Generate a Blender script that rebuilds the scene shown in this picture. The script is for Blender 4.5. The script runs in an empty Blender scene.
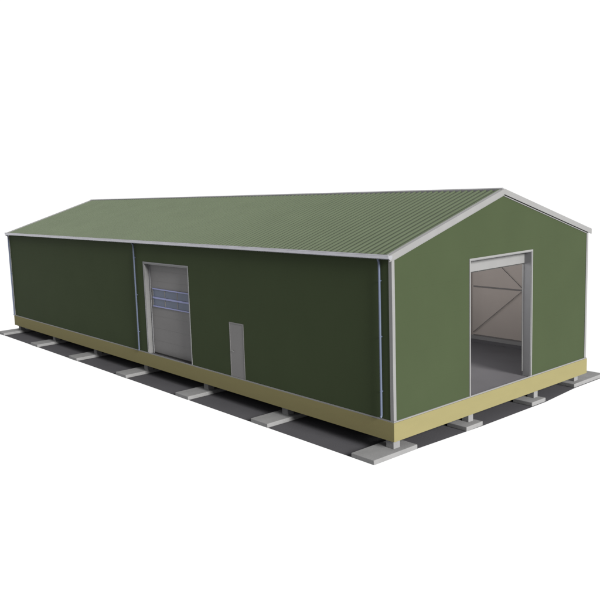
import bpy, bmesh, math
from mathutils import Vector, Matrix

scene = bpy.context.scene
col = scene.collection

# ------------------------------------------------------------------ measures (metres)
L, W, H = 30.0, 11.4, 5.0          # length, width, eave height
SL = 0.296                         # roof slope
RZ = 5.10                          # roof sheet base height at y = 0
MID = W / 2
G = -1.05                          # level of the dark ground under the building
BEAM = 0.587

# ------------------------------------------------------------------ materials
def srgb(*c):
    return tuple((v / 255) ** 2.2 for v in c)

def mat(name, c, rough=0.6, spec=0.2, var=0.06, scale=3.0, bump=0.0, bscale=40.0, metal=0.0,
        stretch=(1, 1, 1)):
    m = bpy.data.materials.new(name); m.use_nodes = True
    nt = m.node_tree; N = nt.nodes; K = nt.links
    p = N['Principled BSDF']
    p.inputs['Roughness'].default_value = rough
    p.inputs['Specular IOR Level'].default_value = spec
    p.inputs['Metallic'].default_value = metal
    tc = N.new('ShaderNodeTexCoord'); mp = N.new('ShaderNodeMapping')
    mp.inputs['Scale'].default_value = stretch
    K.new(tc.outputs['Object'], mp.inputs['Vector'])
    n = N.new('ShaderNodeTexNoise'); n.inputs['Scale'].default_value = scale
    n.inputs['Detail'].default_value = 6
    K.new(mp.outputs[0], n.inputs['Vector'])
    r = N.new('ShaderNodeValToRGB')
    r.color_ramp.elements[0].position = .3; r.color_ramp.elements[1].position = .7
    r.color_ramp.elements[0].color = tuple(v * (1 - var) for v in c) + (1,)
    r.color_ramp.elements[1].color = tuple(min(1, v * (1 + var)) for v in c) + (1,)
    K.new(n.outputs['Fac'], r.inputs['Fac']); K.new(r.outputs['Color'], p.inputs['Base Color'])
    if bump:
        n2 = N.new('ShaderNodeTexNoise'); n2.inputs['Scale'].default_value = bscale
        n2.inputs['Detail'].default_value = 4
        K.new(mp.outputs[0], n2.inputs['Vector'])
        b = N.new('ShaderNodeBump'); b.inputs['Strength'].default_value = bump
        b.inputs['Distance'].default_value = 0.02
        K.new(n2.outputs['Fac'], b.inputs['Height']); K.new(b.outputs[0], p.inputs['Normal'])
    return m

M = {
    'wall':   mat('green_wall_panel', (.0202, .0272, .0133), .7, .04, .03, .6),
    'roof':   mat('green_roof_sheet', (.0285, .0368, .0215), .5, .12, .04, .8),
    'trim':   mat('light_grey_trim', (.095, .095, .096), .45, .3, .04, 2),
    'gutter': mat('galvanised_gutter', (.36, .36, .39), .25, .5, .05, 4, metal=.85),
    'pipe':   mat('bluish_zinc_pipe', (.042, .052, .080), .5, .25, .05, 4),
    'beam':   mat('ochre_plinth_board', (.100, .089, .042), .8, .08, .02, 1.2, .1, 30, stretch=(1, 1, 4)),
    'conc':   mat('pale_concrete', (.098, .098, .100), .85, .15, .07, 3, .25, 25),
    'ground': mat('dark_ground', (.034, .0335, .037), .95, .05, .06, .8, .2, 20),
    'door':   mat('grey_door_panel', (.094, .092, .093), .55, .12, .03, 1),
    'guide':  mat('dark_grey_jamb', (.11, .11, .115), .55, .1, .03, 2),
    'winfr':  mat('lavender_window_frame', (.12, .13, .24), .4, .3, .03, 3),
    'glass':  mat('blue_grey_pane', (.045, .056, .085), .2, .25, .03, 2),
    'liner':  mat('warm_grey_lining', (.165, .146, .135), .8, .1, .03, .7),
    'floor':  mat('dark_concrete_floor', (.047, .0455, .049), .85, .05, .06, .8),
    'steel':  mat('dark_steel', (.060, .056, .056), .6, .2, .05, 3),
    'dark':   mat('dark_rubber_seal', (.02, .02, .02), .8, .1, .05, 3),
}

def wall_bump(m, axis):
    """fine vertical joints between the metal wall panels"""
    nt = m.node_tree; N = nt.nodes; K = nt.links
    tc = N.new('ShaderNodeTexCoord'); sp = N.new('ShaderNodeSeparateXYZ')
    K.new(tc.outputs['Object'], sp.inputs[0])
    def line(ch, period, width):
        a = N.new('ShaderNodeMath'); a.operation = 'DIVIDE'; a.inputs[1].default_value = period
        K.new(sp.outputs[ch], a.inputs[0])
        f = N.new('ShaderNodeMath'); f.operation = 'FRACT'; K.new(a.outputs[0], f.inputs[0])
        c = N.new('ShaderNodeMath'); c.operation = 'LESS_THAN'; c.inputs[1].default_value = width / period
        K.new(f.outputs[0], c.inputs[0]); return c
    c = line(axis, 1.0, .012)
    b = N.new('ShaderNodeBump'); b.invert = True
    b.inputs['Strength'].default_value = .35; b.inputs['Distance'].default_value = .01
    K.new(c.outputs[0], b.inputs['Height'])
    K.new(b.outputs[0], N['Principled BSDF'].inputs['Normal'])
wall_bump(M['wall'], 2)

# ------------------------------------------------------------------ helpers
def box(bm, x0, x1, y0, y1, z0, z1, bev=0.0):
    r = bmesh.ops.create_cube(bm, size=1)
    for v in r['verts']:
        v.co = Vector(((x0 + x1) / 2 + v.co.x * abs(x1 - x0), (y0 + y1) / 2 + v.co.y * abs(y1 - y0),
                       (z0 + z1) / 2 + v.co.z * abs(z1 - z0)))
    if bev:
        es = list({e for v in r['verts'] for e in v.link_edges})
        bmesh.ops.bevel(bm, geom=es, offset=bev, segments=2, affect='EDGES', profile=.6)

def prism(bm, pts, vec):
    """closed polygon swept along vec"""
    a = [bm.verts.new(p) for p in pts]; b = [bm.verts.new(Vector(p) + Vector(vec)) for p in pts]
    n = len(pts)
    bm.faces.new(a); bm.faces.new(list(reversed(b)))
    for i in range(n):
        bm.faces.new((a[i], b[i], b[(i + 1) % n], a[(i + 1) % n]))

def tube(bm, path, r, seg=16, caps=True):
    path = [Vector(p) for p in path]; rings = []
    for i, p in enumerate(path):
        d = (path[min(i + 1, len(path) - 1)] - path[max(i - 1, 0)]).normalized()
        up = Vector((1, 0, 0)) if abs(d.x) < .9 else Vector((0, 0, 1))
        u = d.cross(up).normalized(); v = d.cross(u)
        rings.append([bm.verts.new(p + (u * math.cos(t) + v * math.sin(t)) * r)
                      for t in [2 * math.pi * k / seg for k in range(seg)]])
    for a, b in zip(rings, rings[1:]):
        for k in range(seg):
            bm.faces.new((a[k], a[(k + 1) % seg], b[(k + 1) % seg], b[k]))
    if caps:
        bm.faces.new(rings[0]); bm.faces.new(rings[-1])

def obj(name, bm, m, parent=None, smooth=False, m2=None, inner=None, loc=None):
    bmesh.ops.recalc_face_normals(bm, faces=bm.faces[:])
    me = bpy.data.meshes.new(name)
    if inner is not None:
        for f in bm.faces:
            if f.normal.dot(Vector(inner)) > .9: f.material_index = 1
    if smooth:
        for f in bm.faces: f.smooth = True
    bm.to_mesh(me); bm.free()
    me.materials.append(m)
    if m2: me.materials.append(m2)
    if smooth:
        me.shade_smooth() if hasattr(me, 'shade_smooth') else None
        try: me.set_sharp_from_angle(angle=math.radians(40))
        except Exception: pass
    o = bpy.data.objects.new(name, me); col.objects.link(o)
    o.parent = parent
    return o

def thing(name, label, cat, loc=(0, 0, 0), group=None):
    o = bpy.data.objects.new(name, None); col.objects.link(o)
    o.location = loc; o['label'] = label; o['category'] = cat
    o.empty_display_size = .3
    if group: o['group'] = group
    return o

def new(): return bmesh.new()

# ================================================================== the building
B = thing('storage_hall',
          'long green metal hall with ribbed gable roof on an ochre plinth',
          'building')

# side door opening, personnel door opening, gable door opening
SX0, SX1, SZ = -14.2, -10.75, 4.12
PX0, PX1, PZ = -8.07, -7.19, 2.17
GY0, GY1, GZ = 3.86, 7.49, 4.58
TH = .10

# long wall towards the camera
bm = new()
o_ = [(0, 0), (PX1, 0), (PX1, PZ), (PX0, PZ), (PX0, 0), (SX1, 0), (SX1, SZ), (SX0, SZ), (SX0, 0), (-L, 0), (-L, H), (0, H)]
prism(bm, [(x, 0, z) for x, z in o_], (0, TH, 0))
obj('side_wall', bm, M['wall'], B, m2=M['liner'], inner=(0, 1, 0))['label'] = 'long green side wall with two grey doors'
# gable wall with the open doorway
bm = new()
y0 = TH + .002
o_ = [(y0, 0), (GY0, 0), (GY0, GZ), (GY1, GZ), (GY1, 0), (W - y0, 0), (W - y0, H + SL * y0), (MID, H + SL * MID), (y0, H + SL * y0)]
prism(bm, [(0, y, z) for y, z in o_], (-TH, 0, 0))
obj('gable_wall', bm, M['wall'], B, m2=M['liner'], inner=(-1, 0, 0))['label'] = 'lit green gable wall with the open doorway'
# far long wall and far gable
bm = new(); box(bm, -L, 0, W - TH, W, 0, H)
obj('side_wall', bm, M['wall'], B, m2=M['liner'], inner=(0, -1, 0))['label'] = 'far side wall seen from inside through the open doorway'
bm = new()
prism(bm, [(-L, y, z) for y, z in [(y0, 0), (W - y0, 0), (W - y0, H + SL * y0), (MID, H + SL * MID), (y0, H + SL * y0)]], (TH, 0, 0))
obj('gable_wall', bm, M['wall'], B, m2=M['liner'], inner=(1, 0, 0))['label'] = 'far closed gable wall'

# ------------------------------------------------------------------ roof
roof_deck = new()
def rz(y): return RZ + SL * (y if y <= MID else W - y)
ov = .15
prism(roof_deck, [(-L + .0, -ov + .03, rz(-ov + .03) - .012), (-L, MID, rz(MID) - .012), (-L, W + ov - .03, rz(-ov + .03) - .012),
                  (-L, W + .0, H + .006), (-L, MID, H + SL * MID + .006), (-L, 0, H + .006)], (L, 0, 0))
# ribbed sheet: trapezoid ribs every 0.25 m
sheet = new()
sp, hgt = .25, .052
prof = [(-L - .03, 0.0)]
k = 0
x = -L + .10
while x < -.10:
    prof += [(x - .046, 0), (x - .020, hgt), (x + .020, hgt), (x + .046, 0)]
    x += sp
prof.append((.03, 0))
rows = []
for y in (-ov, MID, W + ov):
    rows.append([sheet.verts.new((px, y, rz(y if y <= MID else y) + pz)) for px, pz in prof])
for a, b in zip(rows, rows[1:]):
    for i in range(len(prof) - 1):
        sheet.faces.new((a[i], a[i + 1], b[i + 1], b[i]))
R = obj('roof', sheet, M['roof'], B)
R['label'] = 'green ribbed metal roof'
obj('roof_deck', roof_deck, M['trim'], R)
# ridge cap: narrow folded flashing along the ridge
bm = new()
rr = rz(MID)
prism(bm, [(-L - .05, MID - .06, rr - .06 * SL + hgt + .012), (-L - .05, MID, rr + hgt + .03), (-L - .05, MID + .06, rr - .06 * SL + hgt + .012),
           (-L - .05, MID + .06, rr - .06 * SL - .002), (-L - .05, MID - .06, rr - .06 * SL - .002)], (L + .05, 0, 0))
obj('ridge_cap', bm, M['guide'], R)
# barge trim on both gables, four pieces
def barge(x_in, x_out):
    for s in (0, 1):
        bm = new()
        def P(y, dz): return (y if s == 0 else W - y, RZ + SL * y + dz)
        ya, yb = -ov - .02, MID
        top, bot = hgt - .002, -.138
        # upright face board, butted at the ridge
        prism(bm, [(x_out, *P(ya, top)), (x_out, *P(yb, top)), (x_out, *P(yb, bot)), (x_out, *P(ya, bot))], (x_in[0] - x_out, 0, 0))
        # flange on top of the sheet
        prism(bm, [(x_in[0], *P(ya, top)), (x_in[0], *P(yb, top)), (x_in[0], *P(yb, top - .02)), (x_in[0], *P(ya, top - .02))], (x_in[1] - x_in[0], 0, 0))
        obj('barge_board', bm, M['trim'], R)
barge((.032, -.09), .07)
barge((-L - .032, -L + .17), -L - .05)
# thin angle trim below the barge on the near gable
bm = new()
for s in (0, 1):
    def P(y, dz): return (y if s == 0 else W - y, H + SL * y + dz)
    prism(bm, [(.018, *P(.10, -.055)), (.018, *P(MID, -.055)), (.018, *P(MID, -.09)), (.018, *P(.10, -.09))], (-.016, 0, 0))
obj('gable_trim', bm, M['trim'], B)

# ------------------------------------------------------------------ gutters
def gutter(yc, sgn):
    bm = new()
    zc, r, x0, x1 = 5.065, .085, -L + .08, (.11 if sgn > 0 else .02)
    pr = []
    for k in range(0, 13):
        t = math.pi + math.pi * k / 12
        pr.append((yc + r * math.cos(t), zc + r * math.sin(t)))
    outer = [(yc - sgn * 0, 0)]
    lip = r * .85
    ring = pr + [(yc + r, zc + .045), (yc + r - .012, zc + .045)] + \
        [(yc + (r - .012) * math.cos(t), zc + (r - .012) * math.sin(t)) for t in [2 * math.pi - math.pi * k / 12 for k in range(13)]] + \
        [(yc - r + .012, zc + .045), (yc - r, zc + .045)]
    prism(bm, [(x0, y, z) for y, z in ring], (x1 - x0, 0, 0))
    g = obj('gutter', bm, M['gutter'], R, smooth=True)
    # front bead
    bm = new(); tube(bm, [(x0, yc - sgn * r, zc + .05), (x1, yc - sgn * r, zc + .05)], .016, 10)
    # end caps
    for xa in (x0, x1):
        prism(bm, [(xa, y, z) for y, z in pr + [(yc + r, zc + .045), (yc - r, zc + .045)]], (.006 if xa == x1 else -.006, 0, 0))
    obj('gutter_end', bm, M['gutter'], R, smooth=True)
gutter(-.18, 1)
gutter(W + .10, -1)

# eave flashing between ribs and gutter
for s in (0, 1):
    bm = new()
    ya, yb = (-ov - .035, .05) if s == 0 else (W + ov + .035, W - .05)
    box(bm, -L - .02, .02, min(ya, ya + .03 * (1 if s == 0 else -1)), max(ya, ya + .03 * (1 if s == 0 else -1)), 5.085, 5.13)
    obj('eave_flashing', bm, M['trim'], R)

# ------------------------------------------------------------------ trims
def corner(x, y, sx, sy):
    bm = new()
    f, t = .105, .02
    # L-shaped plan
    pts = [(x + sx * t, y + sy * t), (x - sx * f, y + sy * t), (x - sx * f, y + sy * .002), (x + sx * .002, y + sy * .002), (x + sx * .002, y - sy * f), (x + sx * t, y - sy * f)]
    prism(bm, [(a, b, .045) for a, b in pts], (0, 0, H - .04 - .045))
    obj('corner_trim', bm, M['trim'], B)
corner(0, 0, 1, -1); corner(-L, 0, -1, -1); corner(0, W, 1, 1); corner(-L, W, -1, 1)
# base flashing strips between doors
def strip(name, x0, x1, y0, y1, z0, z1, m=M['trim'], parent=B, label=None):
    bm = new(); box(bm, x0, x1, y0, y1, z0, z1); o = obj(name, bm, m, parent)
    if label: o['label'] = label
    return o
bz0, bz1 = .002, .042
bm = new()
box(bm, -L, .034, -.034, -.002, bz0, bz1)
box(bm, .002, .034, -.0019, W + .034, bz0, bz1)
obj('base_trim', bm, M['trim'], B)
strip('base_trim', -L, .0339, W + .002, W + .0339, bz0, bz1)

# plinth board: ring round the floor
bm = new()
e = .05
for a in ((-L - e, e, -e, .06), (-L - e, e, W - .06, W + e), (-.06, e, .0601, W - .0601), (-L - e, -L + .06, .0601, W - .0601)):
    box(bm, a[0], a[1], a[2], a[3], -BEAM, 0)
obj('plinth', bm, M['beam'], B)['label'] = 'ochre plinth band under the green walls'
# floor slab
strip('floor_slab', -L + .061, -.061, .061, W - .061, -.35, -.006, M['floor'], B, 'dark floor seen through the open doorway')

# ------------------------------------------------------------------ side sectional door
D = strip('sectional_door', SX0 + .02, SX1 - .02, .25, .29, .06, SZ - .02, M['door'], B)
D['label'] = 'closed grey sectional door with two rows of panes'
bm = new()
for z in (.62, 1.18, 1.74, 3.3, 3.75):
    box(bm, SX0 + .03, SX1 - .03, .247, .2499, z, z + .010)
obj('panel_joint', bm, M['door'], D)
strip('bottom_seal', SX0 + .03, SX1 - .03, .235, .27, .003, .058, M['dark'], D)
bm = new()   # jambs and head, the depth of the reveal
box(bm, SX0 + .001, SX0 + .03, .004, .245, .003, SZ - .002)
box(bm, SX1 - .03, SX1 - .001, .004, .245, .003, SZ - .002)
box(bm, SX0 + .031, SX1 - .031, .004, .245, SZ - .05, SZ - .002)
obj('door_frame', bm, M['trim'], D)
strip('guide_rail', SX0 + .07, SX0 + .12, .21, .243, .003, SZ - .06, M['guide'], D)
strip('guide_rail', SX1 - .12, SX1 - .07, .21, .243, .003, SZ - .06, M['guide'], D)
bm = new()   # thin surface trim round the opening
box(bm, SX0 - .045, SX0, -.016, .002, .045, SZ + .05)
box(bm, SX1, SX1 + .045, -.016, .002, .045, SZ + .05)
box(bm, SX0 + .001, SX1 - .001, -.016, .002, SZ, SZ + .05)
obj('surface_trim', bm, M['guide'], D)
WX0, WX1 = -13.92, -10.98
for r_, (za, zb) in enumerate(((2.60, 2.94), (2.20, 2.53))):
    for c in range(3):
        a = WX0 + .03 + c * (WX1 - WX0) / 3; b = a + (WX1 - WX0) / 3 - .06
        strip('window_pane', a, b, .236, .2499, za, zb, M['glass'], D)
bm = new()
for za, zb in ((2.935, 2.985), (2.525, 2.60), (2.155, 2.205)):
    strip('window_rail', WX0, WX1, .205, .2249 if za > 2.5 and za < 2.9 else .2355, za, zb, M['winfr'], D)
for c in range(4):
    bm = new(); xx = WX0 + c * (WX1 - WX0) / 3
    box(bm, xx - .03, xx + .03, .225, .2355, 2.2101, 2.9299)
    obj('mullion', bm, M['door'], D)

# ------------------------------------------------------------------ personnel door
P_ = strip('entrance_door', PX0 + .045, PX1 - .045, .003, .045, .045, PZ - .045, M['door'], B, label='plain grey personnel door')
bm = new()
box(bm, PX0 + .001, PX0 + .044, -.008, .06, .044, PZ - .001)
box(bm, PX1 - .044, PX1 - .001, -.008, .06, .044, PZ - .001)
box(bm, PX0 + .0441, PX1 - .0441, -.008, .06, PZ - .044, PZ - .001)
obj('door_frame', bm, M['door'], P_)
bm = new(); tube(bm, [(PX0 + .14, .02, 1.05), (PX0 + .14, -.035, 1.05), (PX0 + .26, -.035, 1.05)], .011, 10)
obj('handle', bm, M['trim'], P_, smooth=True)

# ------------------------------------------------------------------ gable doorway: trim, jambs and rolled-up door
O = new()
box(O, .002, .022, GY0 - .06, GY0, .045, GZ + .06)
box(O, .002, .022, GY1, GY1 + .06, .045, GZ + .06)
box(O, .002, .022, GY0 + .001, GY1 - .001, GZ, GZ + .06)
O = obj('doorway_frame', O, M['trim'], B); O['label'] = 'light frame round the open gable doorway'
bm = new()
box(bm, -.30, .0015, GY1 - .02, GY1 - .001, .003, GZ - .002)
box(bm, -.30, .0015, GY0 + .001, GY0 + .02, .003, GZ - .002)
box(bm, -.30, .0015, GY0 + .021, GY1 - .021, GZ - .02, GZ - .002)
obj('jamb_lining', bm, M['guide'], O)
bm = new()
box(bm, -.335, -.301, GY1 - .045, GY1 + .02, .17, GZ - .05)
obj('guide_rail', bm, M['trim'], O)
strip('guide_rail', -.335, -.301, GY0 - .02, GY0 + .045, .17, GZ - .05, M['trim'], O)
bm = new(); box(bm, -.30, -.26, GY0 + .022, GY1 - .022, 4.15, GZ - .021)
obj('door_leaf', bm, M['trim'], O)['label'] = 'lower edge of the raised door leaf'
bm = new(); box(bm, -.31, -.25, GY0 + .022, GY1 - .022, 4.12, 4.149)
obj('bottom_seal', bm, M['dark'], O)

# ------------------------------------------------------------------ interior steel: frames, girts, bracing
for xf in (-5.32, -10.1, -15.1, -20.1, -25.1):
    bm = new()
    w = .09
    box(bm, xf - w, xf + w, TH + .01, TH + .25, .01, H - .12)
    box(bm, xf - w, xf + w, W - TH - .25, W - TH - .01, .01, H - .12)
    for s in (0, 1):
        def P(y, dz): return (y if s == 0 else W - y, H + SL * y + dz)
        prism(bm, [(xf - w, *P(TH + .02, -.02)), (xf - w, *P(MID, -.02)), (xf - w, *P(MID, -.3)), (xf - w, *P(TH + .02, -.45))], (2 * w, 0, 0))
    obj('portal_frame', bm, M['steel'], B)
yi = W - TH
bm = new(); box(bm, -5.0, -.12, yi - .04, yi - .003, 2.475, 2.525)
obj('girt', bm, M['steel'], B)
bm = new(); box(bm, -5.0, -.12, yi - .05, yi - .003, .30, .35)
obj('girt', bm, M['steel'], B)
bm = new(); box(bm, -L + .12, -.12, yi - .05, yi - .002, 0.0, .29) if False else box(bm, -L + .12, -.12, yi - .045, yi - .002, .14, .2995)
obj('skirting', bm, M['door'], B)
strip('floor_kerb', -L + .12, -.12, yi - .06, yi - .003, -.005, .1395, M['floor'])
for za, zb in ((.45, 4.6), (4.6, .45)):
    bm = new(); tube(bm, [(-5.0, yi - .05, za), (-.15, yi - .05 - (.03 if za < zb else 0), zb)], .011, 8)
    obj('cross_brace', bm, M['steel'], B, smooth=True)

# ------------------------------------------------------------------ downpipes
for xp, zb in ((-.41, .10), (-14.88, .05), (-29.90, .05)):
    bm = new()
    tube(bm, [(xp, -.13, 5.0), (xp, -.125, 4.95), (xp, -.09, 4.90), (xp, -.085, 4.84), (xp, -.085, zb + .08), (xp, -.095, zb + .03), (xp, -.13, zb)], .036, 16)
    d = obj('downpipe', bm, M['pipe'], B, smooth=True)
    d['label'] = 'zinc downpipe beside the near corner' if xp > -1 else 'zinc downpipe left of the sectional door' if xp > -20 else 'zinc downpipe at the far left corner'
    for z in (.9, 2.6, 4.3):
        bm = new()
        tube(bm, [(xp, -.085, z), (xp, -.085, z + .03)], .039, 16)
        box(bm, xp - .012, xp + .012, -.045, -.001, z, z + .035)
        obj('pipe_clip', bm, M['pipe'], d)

# ================================================================== footings
grp_side = 'concrete footings along the long side'
grp_gable = 'concrete footings along the gable end'
def footing(cx, cy, sx, sy, px, py, pw, label, group):
    t = thing('footing', label, 'footing', (cx, cy, G), group)
    bm = new(); box(bm, -sx / 2, sx / 2, -sy / 2, sy / 2, .003, .150, .018)
    obj('pad', bm, M['conc'], t)
    bm = new(); box(bm, px - cx - pw / 2, px - cx + pw / 2, py - cy - pw / 2, py - cy + pw / 2, .1505, -G - BEAM - .001, .01)
    obj('pier', bm, M['conc'], t)
    return t
side = [(-.37, 'largest concrete footing, under the near corner of the hall'),
        (-5.24, 'concrete footing on the long side nearest to the near corner footing'),
        (-10.12, 'concrete footing just below the right edge of the sectional door'),
        (-15.09, 'concrete footing below the downpipe left of the sectional door'),
        (-20.05, 'concrete footing third from the far left corner of the long side'),
        (-24.92, 'small looking concrete footing next to the one at the far left corner'),
        (-29.93, 'farthest concrete footing, under the left end corner of the long wall')]
for i, (xc, lab) in enumerate(side):
    px = (-.28, -5.14, -10.0, -14.75, -19.75, -24.75, -29.75)[i]
    footing(xc, -.01, .92, 2.0, px, .28, .30, lab, grp_side)
footing(-.22, 3.87, .78, .90, -.22, 4.02, .26, 'square concrete footing below the left side of the open gable doorway', grp_gable)
footing(-.22, 7.80, .78, .90, -.22, 8.02, .26, 'square concrete footing below the right side of the open gable doorway', grp_gable)
footing(-.42, 11.80, .80, 2.3, -.35, 11.15, .26, 'long concrete footing under the right-hand corner of the gable, at the picture edge', grp_gable)

# ================================================================== ground
bm = new()
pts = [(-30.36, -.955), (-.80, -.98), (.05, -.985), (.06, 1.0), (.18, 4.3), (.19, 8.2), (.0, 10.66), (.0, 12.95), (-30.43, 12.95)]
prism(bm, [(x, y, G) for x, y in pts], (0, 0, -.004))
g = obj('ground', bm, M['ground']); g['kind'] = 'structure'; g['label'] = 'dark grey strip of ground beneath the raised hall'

# ================================================================== light
world = bpy.data.worlds.new('World'); scene.world = world; world.use_nodes = True
bg = world.node_tree.nodes['Background']
bg.inputs['Color'].default_value = (1, 1, 1, 1); bg.inputs['Strength'].default_value = .15

sun = bpy.data.lights.new('sun', 'SUN'); sun.energy = 2.03; sun.angle = math.radians(22); sun.color = (1, .985, .95)
so = bpy.data.objects.new('sun', sun); col.objects.link(so)
el, az = math.radians(23), math.radians(-5)
d = Vector((math.cos(el) * math.cos(az), math.cos(el) * math.sin(az), math.sin(el)))
so.rotation_euler = d.to_track_quat('Z', 'Y').to_euler(); so.location = (20, -3, 15)

# unseen fill lights added to brighten the interior, not real fixtures
for xl in (-2.6, -8.0, -16.0):
    lp = bpy.data.lights.new('interior_fill', 'POINT'); lp.energy = 120; lp.shadow_soft_size = 1.0
    lo = bpy.data.objects.new('interior_fill', lp); col.objects.link(lo); lo.location = (xl, 6.6, 4.2)

# ================================================================== camera
CX, CY, CZ, yaw, pit, rol, f, pcx, pcy = (14.5745, -17.0354, 7.2848, 2.4898, -0.1347, -0.0431, 749.5522, 232.5993, 288.6234)
fw = Vector((math.cos(yaw) * math.cos(pit), math.sin(yaw) * math.cos(pit), math.sin(pit)))
r = fw.cross(Vector((0, 0, 1))).normalized(); u = r.cross(fw)
r2 = r * math.cos(rol) + u * math.sin(rol); u2 = -r * math.sin(rol) + u * math.cos(rol)
cam = bpy.data.cameras.new('camera'); co = bpy.data.objects.new('camera', cam); col.objects.link(co)
mt = Matrix((( r2.x, u2.x, -fw.x, CX), (r2.y, u2.y, -fw.y, CY), (r2.z, u2.z, -fw.z, CZ), (0, 0, 0, 1)))
co.matrix_world = mt
cam.sensor_width = 36; cam.sensor_fit = 'HORIZONTAL'; cam.lens = 36 * f / 600
cam.shift_x = (300 - pcx) / 600; cam.shift_y = -(300 - pcy) / 600
cam.clip_end = 500
scene.camera = co

scene.render.engine = 'CYCLES'
scene.render.resolution_x = 1024; scene.render.resolution_y = 1024
scene.view_settings.view_transform = 'Standard'; scene.view_settings.look = 'None'
scene.view_settings.exposure = 2.78; scene.view_settings.gamma = 1
